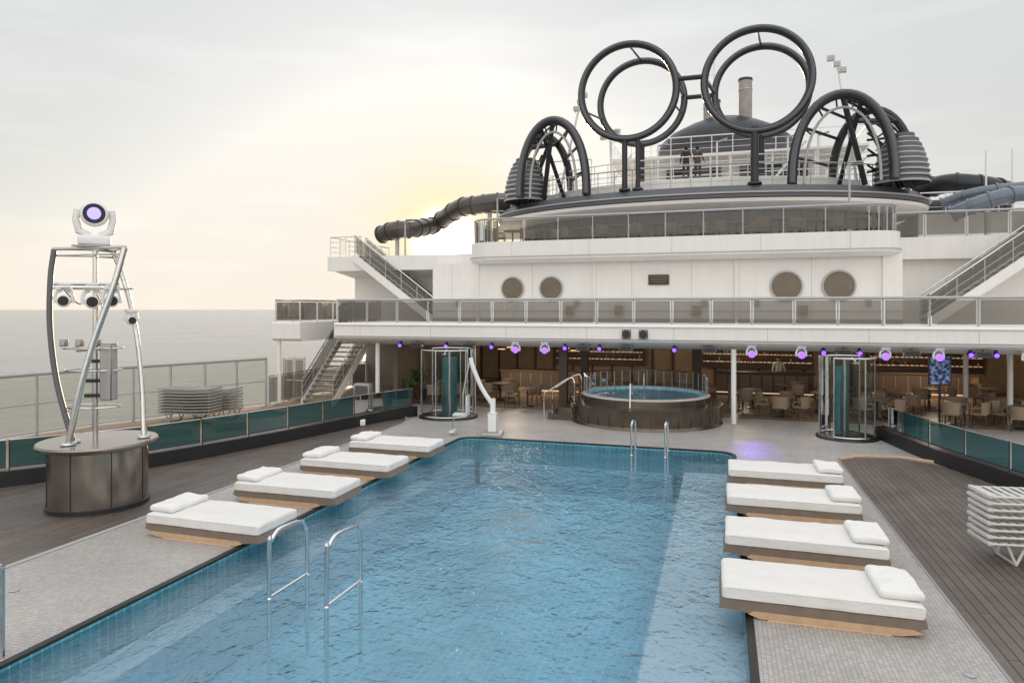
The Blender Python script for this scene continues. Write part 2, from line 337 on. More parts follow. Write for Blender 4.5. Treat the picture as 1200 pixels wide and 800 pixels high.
for sc_,det,dis,am in ((.9,1,.5,.35),(2.6,2,1.0,.25),(6.5,2,.9,.16),(15,2,.4,.055)):
    w1=add(n_,'ShaderNodeTexNoise'); w1.inputs['Scale'].default_value=sc_; w1.inputs['Detail'].default_value=det; w1.inputs['Distortion'].default_value=dis
    n_.links.new(mpw.outputs[0],w1.inputs['Vector'])
    sm=add(n_,'ShaderNodeMath',operation='MULTIPLY_ADD'); n_.links.new(w1.outputs['Fac'],sm.inputs[0]); sm.inputs[1].default_value=am
    if hs: n_.links.new(hs,sm.inputs[2])
    else: sm.inputs[2].default_value=0
    hs=sm.outputs[0]
bw_=add(n_,'ShaderNodeBump'); bw_.inputs['Strength'].default_value=1; bw_.inputs['Distance'].default_value=.27; n_.links.new(hs,bw_.inputs['Height'])
for q in (gl,rf,fr): n_.links.new(bw_.outputs[0],q.inputs['Normal'])
n_.links.new(tp.outputs[0],mA.inputs[1]); n_.links.new(rf.outputs[0],mA.inputs[2])
n_.links.new(fr.outputs[0],mB.inputs[0]); n_.links.new(mA.outputs[0],mB.inputs[1]); n_.links.new(gl.outputs[0],mB.inputs[2]); n_.links.new(mB.outputs[0],o_.inputs[0])
poolwater=m
b=B(); b.face([(x,y,-.06) for x,y in inn],m); b.obj('pool_water',recalc=False)
# plank decks (inset sheets)
b=B(); zz=.004
b.face([(-19.5,-10,zz),(-10.6,-10,zz),(-10.6,21.5,zz),(-10.9,22.6,zz),(-11.7,22.9,zz),(-12.1,21,zz),(-12.6,18,zz),(-13.6,14.6,zz),(-16.5,10.4,zz),(-19.5,10,zz)],planks)
b.obj('teak_plank_deck',recalc=False)
b=B(); b.face([(3.0,-10,zz),(14,-10,zz),(8,14,zz),(6.35,17.3,zz),(5.3,20.0,zz),(4.6,20.5,zz),(3.5,20.3,zz),(3.0,19.8,zz)],planks); b.obj('teak_plank_deck',recalc=False)
b=B(); b.face([(-21.1,-10,zz),(-19.52,-10,zz),(-19.52,10.01,zz),(-16.6,10.6,zz),(-14.0,14.8,zz),(-13,18,zz),(-12.4,21,zz),(-12.0,24.2,zz),(-14.3,26.2,zz),(-14.3,32.4,zz),(-18.1,32.4,zz),(-18.15,24.1,zz),(-20.5,18,zz),(-21.1,14.5,zz)],outerdeck); b.obj('outer_walkway',recalc=False)
b=B(); b.tube([(3.0,19.85,.02),(3.5,20.4,.02),(4.6,20.6,.02),(5.3,20.2,.02)],.045,wood,6); b.tube([(2.98,-9,.008),(2.98,19.85,.008)],.02,lgrey,4)
b.tube([(-10.58,-9,.008),(-10.58,21.5,.008),(-10.9,22.7,.02),(-11.7,23.0,.02)],.03,lgrey,4); b.obj('deck_edge_trim')
for x,y in ((1.9,19.2),(-9.2,19.0),(2.6,8.6),(-9.6,7.2),(4.8,12.0)):
    b=B(); b.lathe([(.001,.01),(.05,.012),(.06,.008)],(0,0,0),lgrey,20); b.obj('deck_drain',(x,y,0))
# ---------------------------------------------------------------- wind screens
def windscreen(path,gm):
    b=B(); P=[Vector(p).to_3d() for p in smooth_path([(*p,0) for p in path],6)]
    def off(k,d):
        t=(P[min(k+1,len(P)-1)]-P[max(k-1,0)]).normalized(); return P[k]+Vector((-t.y,t.x,0))*d
    for k in range(len(P)-1):
        d=.16; z1=.36
        A=[off(k,-d),off(k+1,-d),off(k+1,d),off(k,d)]
        up=lambda v,z: Vector((v.x,v.y,z))
        b.face([up(A[0],0),up(A[1],0),up(A[1],z1),up(A[0],z1)],black); b.face([up(A[3],z1),up(A[2],z1),up(A[2],0),up(A[3],0)],black)
        b.face([up(A[0],z1),up(A[1],z1),up(A[2],z1),up(A[3],z1)],dark)
    for q in (0,len(P)-1):
        b.lathe([(0.001,.36),(.16,.36),(.165,0)],P[q],black,16)
    L=[0]
    for a,c in zip(P,P[1:]): L.append(L[-1]+(c-a).length)
    def at(s_):
        for k in range(len(P)-1):
            if L[k+1]>=s_: return P[k].lerp(P[k+1],(s_-L[k])/max(1e-6,L[k+1]-L[k]))
        return P[-1]
    npan=int(L[-1]/1.35)
    for k in range(npan):
        a=at(L[-1]*k/npan+.03); c=at(L[-1]*(k+1)/npan-.03)
        Z=lambda v,z: Vector((v.x,v.y,z))
        b.face([Z(a,.42),Z(c,.42),Z(c,1.02),Z(a,1.02)],gm)
        b.cyl(Z(a,.34),Z(a,1.04),.014,dark,6)
        b.tube([Z(a,1.035),Z(c,1.035)],.012,steel,6)
        b.tube([Z(a,.42),Z(c,.42)],.02,dark,6)
    return b.obj('glass_windscreen')
windscreen([(-17.2,9.2),(-16.4,10.3),(-15.2,11.8),(-13.9,13.8),(-12.95,16.6),(-12.2,19.5),(-11.7,21.6),(-11.0,23.3)],g_teal)
windscreen([(9.0,9.5),(7.7,13.8),(6.4,17.3),(5.35,20.6),(4.75,23.6)],g_teal)
for sgn in (0,1):
    b=B(); pts=[(-21,-12),(-21,14.5),(-20.4,18),(-18.05,24.1)] if not sgn else [(15.8,-12),(15.8,14.5),(15.3,18),(13.05,24.1)]
    b.rail(pts,0,1.95,g_clear,sp=1.45,r=.05,mid=(.52,.06),g0=.15,top=.065,pm=lgrey)
    b.obj('outer_glass_rail')
# ---------------------------------------------------------------- loungers
def lounger(x0,y0,head_right,jit=0,tw=0):
    b=B(); Lx=2.42; W=1.06
    s=1 if head_right else -1
    prof=[(.0,.10),(.04,.22),(Lx-.02,.22),(Lx,.13),(Lx-.25,.055),(.45,.055)]
    def pr(pf,ya,yb,m):
        a=[b.bm.verts.new((x*s,ya,z)) for x,z in pf]; c=[b.bm.verts.new((x*s,yb,z)) for x,z in pf]; n=len(pf); i=b.mi(m)
        for j in range(n): b.bm.faces.new((a[j],a[(j+1)%n],c[(j+1)%n],c[j])).material_index=i
        b.bm.faces.new(a[::-1]).material_index=i; b.bm.faces.new(c).material_index=i
    pr(prof,-.0,W,taupe)
    pr([(.36,.06),(.42,.10),(Lx-.15,.10),(Lx-.06,.06),(Lx-.3,.012),(.5,.012)],-.018,W+.018,wood)
    X=lambda v:v*s
    b.box(min(X(.6),X(Lx-.4)),max(X(.6),X(Lx-.4)),-.012,W+.012,.0,.011,amber_strip)
    def rbox(x0,x1,ya,yb,z0,z1,r,m,amp):
        cx,cy,cz=(x0+x1)/2,(ya+yb)/2,(z0+z1)/2; hx,hy,hz=abs(x1-x0)/2,(yb-ya)/2,(z1-z0)/2
        def fn(c):
            q=Vector((c.x*hx,c.y*hy,c.z*hz))
            for ax,h in ((0,hx),(1,hy)):
                t=min(1.0,abs(q[ax])/h); q[ax]=math.copysign(h*(1-(1-t)**1.6),q[ax])
            cl=Vector((max(-hx+r,min(hx-r,q.x)),max(-hy+r,min(hy-r,q.y)),max(-hz+r,min(hz-r,q.z))))
            d=q-cl
            if d.length>r: d=d.normalized()*r
            q=cl+d
            ex=max(0,min(1,(hx-abs(q.x))/.25)); ey=max(0,min(1,(hy-abs(q.y))/.25))
            if q.z>0: q.z+=.018*ex*ey
            nn=noise.noise(Vector((q.x*3+x0*7+jit,q.y*3+y0,q.z*2+jit)))+.5*noise.noise(Vector((q.x*9+jit,q.y*7,jit)))
            q.z+=amp*nn*(1 if q.z>0 else .3); q.y+=amp*.8*noise.noise(Vector((q.x*4,jit*3,q.z*5))); q.x+=amp*.5*noise.noise(Vector((jit,q.y*5,q.z*5)))
            return Vector((cx,cy,cz))+q
        b.softbox(fn,m,28)
    a,c=sorted((X(.03),X(Lx-.02)))
    rbox(a,c,-.015,W+.015,.215,.395,.05,cloth,.014)
    a,c=sorted((X(Lx-.52),X(Lx+.0)))
    rbox(a,c,.08,W-.08,.405,.515,.05,cloth2,.026)
    for z in (.245,.375):
        xa,xb=sorted((X(.045),X(Lx-.03)))
        b.tube([(xa+.03,-.018,z),(xb-.03,-.018,z)],.006,cloth,5)
    return b.obj('daybed',(x0,y0,0),rz=tw,smooth=50)
for k,(y,tw) in enumerate(((9.35,.01),(11.5,-.012),(13.85,.008),(16.2,0))): lounger(-.02+.05*k,y,True,k*3.1,tw)
for k,(y,tw) in enumerate(((9.62,-.01),(11.95,.012),(14.25,-.006),(16.55,.01))): lounger(-7.32,y,False,k*4.7+1,tw)
# ---------------------------------------------------------------- pool ladders
def poolrail(x,y):
    b=B()
    for dx in (0,.82):
        P=[(dx,0,-1.0),(dx,0,.95),(dx,.04,1.08),(dx,.14,1.16),(dx,.26,1.18),(dx,.62,1.15),(dx,.74,1.1),(dx,.8,.98),(dx,.82,.8),(dx,.82,-.7)]
        b.tube(smooth_path(P,4),.026,chrome,12)
        b.tube([(dx,0,.38),(dx,.82,.38)],.02,chrome,10)
        for yy in (0,.82): b.lathe([(.027,.38),(.036,.40),(.027,.42)],(dx,yy,-.03),chrome,12)
    return b.obj('pool_handrail',(x,y,0))
poolrail(-5.42,7.3); poolrail(-2.13,17.1)
b=B(); b.rail([(-7.88,5.77),(-8.9,5.77)],0,1.04,g_clear,sp=2,r=.03); b.obj('glass_gate')
# ---------------------------------------------------------------- moving head lamp
def moving_head(name,loc,s=1,rz=0,hang=False,bodym=None,lens=True,lr=.095,lm=None):
    b=B(); bm_=bodym or white2; k=-1 if hang else 1
    b.box(-.2*s,.2*s,-.15*s,.15*s,min(0,k*.13*s),max(0,k*.13*s),bm_,bev=.03*s)
    for dx in (-1,1):
        b.tube([(dx*.05*s,0,k*.13*s),(dx*.19*s,0,k*.2*s),(dx*.225*s,0,k*.36*s),(dx*.21*s,0,k*.5*s)],[.05*s,.055*s,.05*s,.045*s],bm_,10)
    c=k*.44*s
    prof=[(0.001,.16),(.08,.155),(.14,.11),(.175,.02),(.18,-.07),(.165,-.12),(.14,-.13)]
    P=[(0,v*s,c) for r,v in prof]
    b.tube(P,[r*s for r,v in prof],bm_,20,caps=False)
    b.tube([(0,-.115*s,c),(0,-.125*s,c)],.142*s,black,20)
    if lens: b.tube([(0,-.12*s,c),(0,-.14*s,c)],lr*s,lm or violet,20)
    return b.obj(name,loc,rz)
# ---------------------------------------------------------------- lighting rig tower
T=(-12.2,10.9); rot=R(17)
b=B()
b.lathe([(0.001,0),(.90,0),(.90,1.18),(.95,1.2),(1.08,1.24),(1.1,1.29),(1.08,1.33),(0.001,1.34)],(0,0,0),rigbase,56)
b.lathe([(.905,.02),(.93,.03),(.93,.1),(.905,.11)],(0,0,0),dark,56)
for a in range(0,360,45): b.box(.9*math.cos(R(a))-.008,.9*math.cos(R(a))+.008,.9*math.sin(R(a))-.008,.9*math.sin(R(a))+.008,.1,1.18,dark)
rig=b
legs=[([(-.98,.1,5.22),(-.99,.0,4.6),(-.93,-.1,3.6),(-.72,-.2,2.5),(-.3,-.35,1.35)],.055,grey),
      ([(.70,-.3,5.22),(.52,-.4,4.4),(.22,-.5,3.4),(-.02,-.58,2.4),(-.22,-.62,1.35)],.06,steel),
      ([(-.05,.6,5.22),(.2,.62,4.5),(.45,.55,3.6),(.66,.4,2.5),(.82,.2,1.35)],.05,steel)]
for P,r,mm in legs:
    rig.tube(smooth_path(P,8),r,mm,12); rig.lathe([(r+.08,0),(r+.07,.03),(r,.04)],P[-1],steel,14)
rig.cyl((-.08,.02,1.3),(-.08,.02,5.2),.05,steel,12)
tri=[(-1.0,.1),(.74,-.32),(-.05,.66)]
for z,s_,r_ in ((5.24,1,.035),(5.1,.98,.02)):
    rig.tube([(x*s_,y*s_,z) for x,y in tri],r_,steel,8,closed=True)
rig.box(-.42,.3,-.22,.3,5.26,5.30,lgrey)
for x,y in tri: rig.tube([(x,y,5.24),(-.08,.02,5.26)],.025,steel,8)
for z,s_ in ((4.42,.86),(3.2,.66),(2.75,.62),(2.0,.6)):
    rig.tube([(-.15+s_*.9*math.cos(R(a)),.05+s_*.55*math.sin(R(a)),z) for a in range(0,360,20)],.018,steel,6,closed=True)
rig.tube([(-.75,-.25,4.5),(.55,-.25,4.5)],.03,steel,8)
rig.box(.12,.36,-.18,.06,2.15,3.3,lgrey,bev=.02)
for z in (2.9,2.5,2.2): rig.box(-.25,.1,-.08,.12,z,z+.07,dark)
rig.tube([(-.4,-.1,3.15),(.2,.3,3.2)],.03,lgrey,8)
for q in (-.62,-.3,.05): rig.box(q-.06,q+.06,-.2,-.08,3.24,3.38,lgrey,bev=.02)
rig.tube(smooth_path([(-.05,.05,4.3),(.05,.1,3.8),(-.1,.1,3.3),(.2,.0,2.9)],6),.012,black,5)
rig.tube(smooth_path([(-.6,-.2,4.4),(-.4,.0,4.1),(-.12,.05,4.2),(-.1,.05,3.6)],6),.012,black,5)
rigo=rig.obj('lighting_rig_tower',(T[0],T[1],0),rot)
h=moving_head('moving_head_top',(-.1,.03,5.3),1.45,R(28),lr=.085,lm=bluew); h.parent=rigo
for k,(x,y,z,s_) in enumerate(((-.55,-.25,4.47,.7),(.02,-.25,4.47,.75),(.38,-.2,4.47,.7),(.5,.3,4.0,.55))):
    h=moving_head('moving_head_%d'%k,(x,y,z),s_,R(25+k*7),hang=True,lens=False); h.parent=rigo
# ---------------------------------------------------------------- stacked sun loungers
def stack(n=8,L_=1.9,W=.62,pm=None):
    b=B(); pm=pm or plast
    for k in range(n):
        z=.34+k*.105; o=.02*random.uniform(-1,1)
        P=[(0+o,0,z),(L_*.62+o,0,z),(L_+o,0,z+.04)]
        for y in (0,W): b.tube([(p[0],y,p[2]) for p in P],.02,pm,6)
        for q in range(14):
            x=o+.05+q*L_/14; zz=z+.018+max(0,(x-L_*.62)/(L_*.38))*.04
            b.box(x,x+.07,.0,W,zz-.008,zz+.006,pm)
        b.box(o-.02,o+.05,-.02,W+.02,z-.025,z+.035,pm,bev=.012)
        b.box(o+L_-.05,o+L_+.02,-.02,W+.02,z+.01,z+.07,pm,bev=.012)
    for x in (.25,L_-.35):
        for y in (0.03,W-.03):
            b.tube([(x,y,.36),(x+.14,y,.02)],.022,pm,6); b.tube([(x+.3,y,.36),(x+.14,y,.02)],.022,pm,6)
        b.tube([(x+.14,.03,.02),(x+.14,W-.03,.02)],.022,pm,6)
    return b
stack().obj('stacked_sun_loungers',(4.0,12.35,0),R(8))
plg=M('grey_lounger_plastic',(.30,.30,.28),.5,var=.1)
stack(9,2.0,.7,plg).obj('stacked_sun_loungers',(-18.9,19.3,0),R(6))
stack(8,1.9,.7,plg).obj('stacked_sun_loungers',(-18.7,20.3,0),R(4))
# ---------------------------------------------------------------- hot tub
C=(-2.65,25.15,0)
b=B()
b.lathe([(2.72,0),(2.66,.1),(2.7,.60),(2.72,.66),(2.62,.68),(2.25,.68),(2.25,.66)],C,bronze,72)
for k in range(36):
    a=2*math.pi*k/36; b.box(C[0]+2.69*math.cos(a)-.01,C[0]+2.69*math.cos(a)+.01,C[1]+2.69*math.sin(a)-.01,C[1]+2.69*math.sin(a)+.01,.1,.6,dwood)
b.lathe([(2.3,.93),(2.28,.95),(2.24,.98),(2.1,.98),(2.07,.95),(2.06,.5),(1.6,.45),(1.55,-.1),(.001,-.1)],C,mosaic,64)
b.lathe([(2.31,.68),(2.30,.93)],C,bronze,64)
b.lathe([(2.055,.97),(2.05,.80)],C,pooltile,64)
b.lathe([(1.6,.46),(1.56,.0),(.001,.0)],(C[0],C[1],.005),pooltile,48)
P=arc(C[0],C[1],2.2,-10,215,26)
b.rail(P,.98,.62,g_shower,sp=.9,r=.02)
b.cyl((C[0],C[1]-.3,.1),(C[0],C[1]-.3,1.7),.035,chrome,10)
b.tube([(C[0]-.25,C[1]-1.7,.9),(C[0]-.25,C[1]-1.75,1.45),(C[0]-.25,C[1]-2.2,1.5),(C[0]-.25,C[1]-2.3,.7)],.022,chrome,8)
b.box(C[0]-3.35,C[0]-2.4,C[1]-1.1,C[1]+.3,0.002,.22,bronze); b.box(C[0]-3.0,C[0]-2.35,C[1]-1.0,C[1]+.2,.22,.45,bronze)
for y in (-1.05,.25):
    b.tube(smooth_path([(C[0]-3.5,C[1]+y,0),(C[0]-3.5,C[1]+y,.9),(C[0]-3.3,C[1]+y,1.05),(C[0]-2.6,C[1]+y,1.5),(C[0]-2.4,C[1]+y,1.4),(C[0]-2.4,C[1]+y,.7)],5),.024,chrome,8)
ht=b.obj('hot_tub')
b=B(); b.lathe([(2.055,0),(.001,0)],(C[0],C[1],.86),poolwater,48); b.obj('hot_tub_water')
# ---------------------------------------------------------------- pool lift
b=B()
b.box(-.32,.32,-.42,.42,.004,.1,lgrey,bev=.02); b.cyl((0,0,.1),(0,0,1.15),.09,white2,14); b.box(-.16,.16,-.2,.2,.1,.7,white2,bev=.03)
b.tube(smooth_path([(0,0,.95),(-.35,-.05,1.5),(-.62,-.1,2.15),(-.7,-.1,2.45)],5),.07,white2,10)
b.tube([(0.05,0,.7),(-.45,-.05,1.75)],.035,lgrey,8)
b.tube([(-.70,-.1,2.45),(-.95,-.1,1.25)],.03,steel,8)
b.box(-1.25,-.75,-.35,.15,.62,.68,white2,bev=.02); b.box(-.82,-.76,-.35,.15,.68,1.25,white2,bev=.02); b.tube([(-.95,-.1,1.25),(-.95,-.1,.65)],.03,steel,8)
b.box(-1.35,-1.2,-.33,.13,.1,.14,white2); b.tube([(-1.22,-.1,.63),(-1.3,-.1,.12)],.02,steel,6)
b.obj('pool_lift',(-6.95,20.6,0),.2)
# ---------------------------------------------------------------- glass showers
def shower(x,y,r=1.0,h=2.65,rz=0):
    b=B()
    b.lathe([(0.001,.08),(r-.02,.08),(r+.08,.06),(r+.1,0)],(0,0,0.003),dark,40)
    for a0,a1 in ((20,150),(200,330)):
        b.lathe([(r,.1),(r,h)],(0,0,0),g_shower,20,R(a0),R(a1))
        for z in (.1,h): b.tube([(r*math.cos(R(a)),r*math.sin(R(a)),z) for a in range(a0,a1+1,10)],.028,steel,6)
        for a in (a0,(a0+a1)/2,a1): b.cyl((r*math.cos(R(a)),r*math.sin(R(a)),.05),(r*math.cos(R(a)),r*math.sin(R(a)),h),.025,steel,8)
    b.lathe([(.28,.1),(.28,h-.3)],(0,.1,0),teal,16,R(20),R(200))
    b.cyl((0,.1,.08),(0,.1,h-.1),.05,steel,10); b.tube([(0,.1,h-.1),(0,-.2,h-.02),(0,-.35,h-.12)],.03,steel,8); b.lathe([(.001,.03),(.12,.0),(.12,-.02),(.001,-.02)],(0,-.36,h-.16),chrome,16)
    return b.obj('glass_shower_cabin',(x,y,0),rz)
shower(-9.7,23.6,1.0,2.5); shower(3.75,23.4,.80,2.5,.6)
# ---------------------------------------------------------------- superstructure
SS=empty('cruise_ship_superstructure')
b=B()
XL,XR=-18.2,13.2
prof=[(24.7,3.44),(24.66,3.40),(24.66,2.84),(24.72,2.78),(25.9,2.52),(26.2,2.52),(26.2,2.60),(45,2.60),(45,3.44)]
b.prism(prof,-15.2,XR,white)
b.prism([(24.7,3.44),(24.66,3.40),(24.66,2.75),(24.8,2.65),(45,2.65),(45,3.44)],XL,-16.8,white)
b.prism([(28.7,3.44),(28.7,2.75),(45,2.75),(45,3.44)],-16.8,-15.2,white)
b.tube([(-15.15,24.63,2.9),(XR,24.63,2.9)],.02,lgrey,5)
b.tube([(-15.15,24.63,3.36),(XR,24.63,3.36)],.025,white2,6)
for k in range(9): b.box(-14+k*3.1,-13.985+k*3.1,24.655,24.66,2.86,3.38,seam)
b.obj('mid_deck_slab',parent=SS)
b=B()
b.rail([(-15.1,24.8),(13.1,24.8)],3.44,.92,g_smoke,sp=1.32,r=.03,top=.05,pm=lgrey)
b.rail([(-18.1,45),(-18.1,24.8),(-16.9,24.8),(-16.9,28.6)],3.44,.92,g_smoke,sp=1.3,r=.028,top=.04)
b.rail([(-15.15,28.6),(-15.15,24.8)],3.44,.92,g_smoke,sp=1.3,r=.028,top=.04)
b.obj('mid_deck_rail',parent=SS)
b=B()
b.box(-12.0,6.2,27.4,27.9,3.43,5.95,white)
b.box(6.2,13.2,30.2,30.7,3.43,5.95,white); b.box(6.0,6.2,27.9,30.2,3.43,5.95,white)
b.box(-17.2,-12.0,29.8,30.2,3.43,5.8,white); b.box(-12.0,-11.8,27.9,29.8,3.43,5.95,white)
for x in (-9.9,-4.9,.55,5.6): b.box(x-.05,x+.05,27.3,27.42,3.44,5.92,white)
for x in (-11.1,-7.5,-3.4,-1.1,3.2): b.box(x-.006,x+.006,27.392,27.4,3.7,5.9,seam)
b.tube([(-12,27.37,3.95),(6.2,27.37,3.95)],.025,white2,6)
b.box(-12.0,6.2,27.36,27.4,3.44,3.62,lgrey)
for x in (-10.8,-5.6,-.6,1.3,5.1): b.box(x-.1,x+.1,27.3,27.4,4.1,4.4,lgrey,bev=.01)
for x in (-5.9,-3.9,-.9,2.9): b.box(x-.17,x+.17,27.25,27.4,3.75,4.15,tan,bev=.01)
for x,r in ((-8.36,.50),(-6.70,.50),(2.33,.58),(4.12,.58)):
    for pf,mm in (([(.001,.03),(r*.9,.03)],porth),([(r*.88,.035),(r*.9,.07),(r,.07),(r*1.02,.0)],lgrey)):
        i=b.mi(mm); rings=[[b.bm.verts.new((x+q*math.cos(a*math.pi/24),27.4-zz,4.85+q*math.sin(a*math.pi/24))) for a in range(48)] for q,zz in pf]
        for A,D in zip(rings,rings[1:]):
            for j in range(48): b.bm.faces.new((A[j],A[(j+1)%48],D[(j+1)%48],D[j])).material_index=i
b.box(-18.1,-14.3,32.5,32.7,0,2.64,greyw); b.box(-16.4,-15.3,32.44,32.5,.05,2.1,dark)
b.rail([(-18.05,24.3),(-18.05,32.4)],0,1.2,g_smoke,sp=1.3,r=.03); b.rail([(-18.0,25.2),(-16.95,25.2)],0,1.9,g_smoke,sp=.6,r=.03,mid=(.5,))
b.cyl((-18.0,24.9,0),(-18.0,24.9,2.66),.09,white2,12)
b.obj('mid_deck_wall',parent=SS)
b=B(); b.box(-.4,.4,-.03,.0,-.2,.2,dwood,bev=.01); 
for z in (-.1,0,.1): b.box(-.3,.3,-.036,-.03,z-.02,z+.015,bronze)
b.obj('name_plaque',(-2.35,27.37,5.15))
b=B()
def front(x0,x1,y,r): return arc(x0+r,y+r,r,180,270,8)+arc(x1-r,y+r,r,270,360,8)+[(x1,60),(x0,60)]
lo_=front(-10.2,6.1,27.05,1.0); hi=front(-10.3,6.2,26.75,1.1)
def loft(b,A,za,Bq,zb,m):
    i=b.mi(m); a=[b.bm.verts.new((x,y,za)) for x,y in A]; c=[b.bm.verts.new((x,y,zb)) for x,y in Bq]; n=len(A)
    for j in range(n): b.bm.faces.new((a[j],a[(j+1)%n],c[(j+1)%n],c[j])).material_index=i
def cap(b,A,z,m):
    b.face([(x,y,z) for x,y in A],m)
cap(b,lo_,5.90,white); loft(b,lo_,5.90,hi,6.05,white); loft(b,hi,6.05,hi,6.77,white); cap(b,hi,6.77,lgrey)
hr=front(-10.34,6.24,26.71,1.1); loft(b,hr,6.12,hr,6.16,lgrey)
for x in (-8.2,-5,-1.8,1.4,4.4): b.box(x-.006,x+.006,26.742,26.75,6.17,6.76,seam)
b.box(6.2,13.2,29.7,45,5.92,6.765,white)
b.box(-17.6,-10.25,28.0,45,5.78,6.42,white,bev=0)
b.prism([(28.0,5.78),(28.0,5.76),(29.9,5.5),(29.9,5.78)],-17.3,-10.25,white)
b.box(5.0,9.4,43,43.3,6.78,9.0,white)
b.obj('upper_deck_slab',parent=SS)
b=B()
b.rail(arc(-10.2+1.1,26.85+1.0,1.05,180,270,5)+arc(6.1-1.1,26.85+1.0,1.05,270,360,5)+[(6.1,29.8),(13.1,29.8)],6.77,.95,g_smoke,sp=1.35,r=.028,top=.045,pm=lgrey)
b.rail([(-10.2,27.9),(-10.2,31)],6.77,.95,g_smoke,sp=1.3,r=.026,top=.04)
b.rail([(-17.5,34),(-17.5,28.1),(-15.9,28.1)],6.42,.92,None,sp=.8,r=.022,mid=(.25,.5,.75))
b.obj('upper_deck_rail',parent=SS)
# interior shell under mid deck
b=B()
b.box(-14.0,13.2,38,38.3,0,2.6,tan)
b.box(-14.2,-14.0,28,38,0,2.6,greyw); b.box(13.0,13.2,26,38,0,2.6,tan)
for x in [i*1.1-13.5 for i in range(24)]: b.box(x-.05,x+.05,37.9,38.0,0,2.6,dwood)
for x0,x1 in ((-9,-4),(-1,4.5),(7,12)):
    b.box(x0,x1,37.7,37.9,.9,2.2,dwood)
    for z in (1.2,1.6,2.0):
        b.box(x0+.1,x1-.1,37.5,37.7,z,z+.03,wood)
        if z<1.8: b.box(x0+.1,x1-.1,37.68,37.695,z+.03,z+.05,warmstrip)
        x=x0+.2
        while x<x1-.2:
            hh=random.uniform(.16,.28); b.cyl((x,37.6,z+.03),(x,37.6,z+.03+hh),.035,random.choice([leaf,dwood,porth,lgrey,red]),6); x+=random.uniform(.1,.28)
for x,y in ((.42,25.1),(-13.6,25.4),(9.55,27.6),(8.9,29.9)): b.cyl((x,y,0),(x,y,2.6),.09,white2,16)
for x,y in ((-5.8,30),(-11,30),(4.6,31),(-1.0,32),(-6.0,26.6)): b.box(x-.16,x+.16,y-.16,y+.16,0,2.6,dwood)
for x in range(-12,13,2):
    for y in (27.2,29.5,32,34.5,36.8): b.lathe([(.001,0),(.06,0),(.07,.02)],(x+.3*(y%2),y,2.57),warmlamp,12)
for x in range(-13,13,3): b.box(x,x+.08,26.3,37.9,2.52,2.59,dwood)
b.face([(-14,26.25,2.594),(13,26.25,2.594),(13,37.9,2.594),(-14,37.9,2.594)],greyw)
b.obj('cafe_interior',parent=SS)
b=B(); b.face([(-14,26.3,.004),(13,26.3,.004),(13,38,.004),(-14,38,.004)],floor_in); b.obj('cafe_floor',recalc=False)
def counter(x0,x1,y,mm=wood):
    b=B(); b.box(x0,x1,y,y+.6,.006,1.02,mm); b.box(x0-.08,x1+.08,y-.12,y+.68,1.02,1.08,dwood,bev=.015); b.box(x0,x1,y-.02,y,.1,.14,warmstrip)
    for k in range(int((x1-x0)/.5)): b.box(x0+k*.5+.02,x0+k*.5+.46,y-.03,y-.005,.2,.95,taupe)
    return b.obj('bar_counter')
counter(-10.2,-6.4,31.5); counter(-.2,4.0,33.5,dwood); counter(6.2,11.0,35.2)
b=B()
for k in range(9): b.box(-10.3+k*.45,-9.95+k*.45,31.3,31.36,2.05+.25*math.sin(k/8*math.pi),2.09+.25*math.sin(k/8*math.pi),warmstrip)
b.box(-10.4,-6.1,31.4,32.3,2.35,2.58,wood); b.obj('bar_canopy')
def chair():
    b=B()
    b.box(-.24,.24,-.24,.24,.40,.47,rattan,bev=.02)
    b.lathe([(.27,.44),(.29,.62),(.31,.84),(.33,.85),(.30,.6),(.29,.44)],(0,0,0),rattan,14,R(20),R(160))
    for s_ in (-1,1):
        b.tube([(s_*.27,.12,.64),(s_*.27,-.16,.64),(s_*.25,-.22,.42)],.025,rattan,6)
        for t in (-1,1): b.tube([(s_*.2,t*.2,.42),(s_*.24,t*.24,0.006)],.02,dwood,6)
    return b.obj('cafe_chair',(0,0,0))
def table():
    b=B(); b.lathe([(.001,.70),(.38,.70),(.4,.72),(.4,.75),(.38,.76),(.001,.76)],(0,0,0),taupe,24); b.cyl((0,0,.02),(0,0,.7),.035,dark,10); b.lathe([(.26,.006),(.25,.03),(.03,.05)],(0,0,0),dark,20)
    return b.obj('cafe_table')
ch=chair(); tb=table(); first=True
spots=[(-7.6,27.0),(-9.3,28.6),(-6.2,28.8),(2.2,27.2),(1.2,29.3),(3.7,28.9),(5.4,27.5),(6.6,29.5),(5.9,32),(8.1,31.6),(7.8,27.2),(10.2,29.1),(-4.0,30.5),(2.6,31.4),(10.5,32.4),(-11.6,27.2),(-7.4,34),(9.6,26.7),(11.8,27.6)]
for x,y in spots:
    if first: tb.location=(x,y,0)
    else: inst(tb,(x,y,0))
    a0=random.uniform(0,360)
    for k in range(random.choice((2,3,4))):
        a=R(a0+k*(95+random.uniform(-8,8))); p_=(x+.68*math.cos(a),y+.68*math.sin(a),0)
        if first: ch.location=p_; ch.rotation_euler[2]=a-math.pi/2; first=False
        else: inst(ch,p_,a-math.pi/2)
for x,y,en in ((-9,29.6,85),(-6,34.5,50),(1,34.8,60),(4,29.5,36),(8.8,33.5,90)):
    l=bpy.data.lights.new('downlight','POINT'); l.energy=en; l.color=(1,.78,.56); l.shadow_soft_size=.25
    o=bpy.data.objects.new('downlight',l); col.objects.link(o); o.location=(x,y,2.3)
for k,x in enumerate((-7.5,-6.35,1.0,2.59,5.13,6.67,9.1)): moving_head('moving_head_lamp',(x,24.95,2.76),.72,R(8+k),hang=True,bodym=white2,lr=.155)
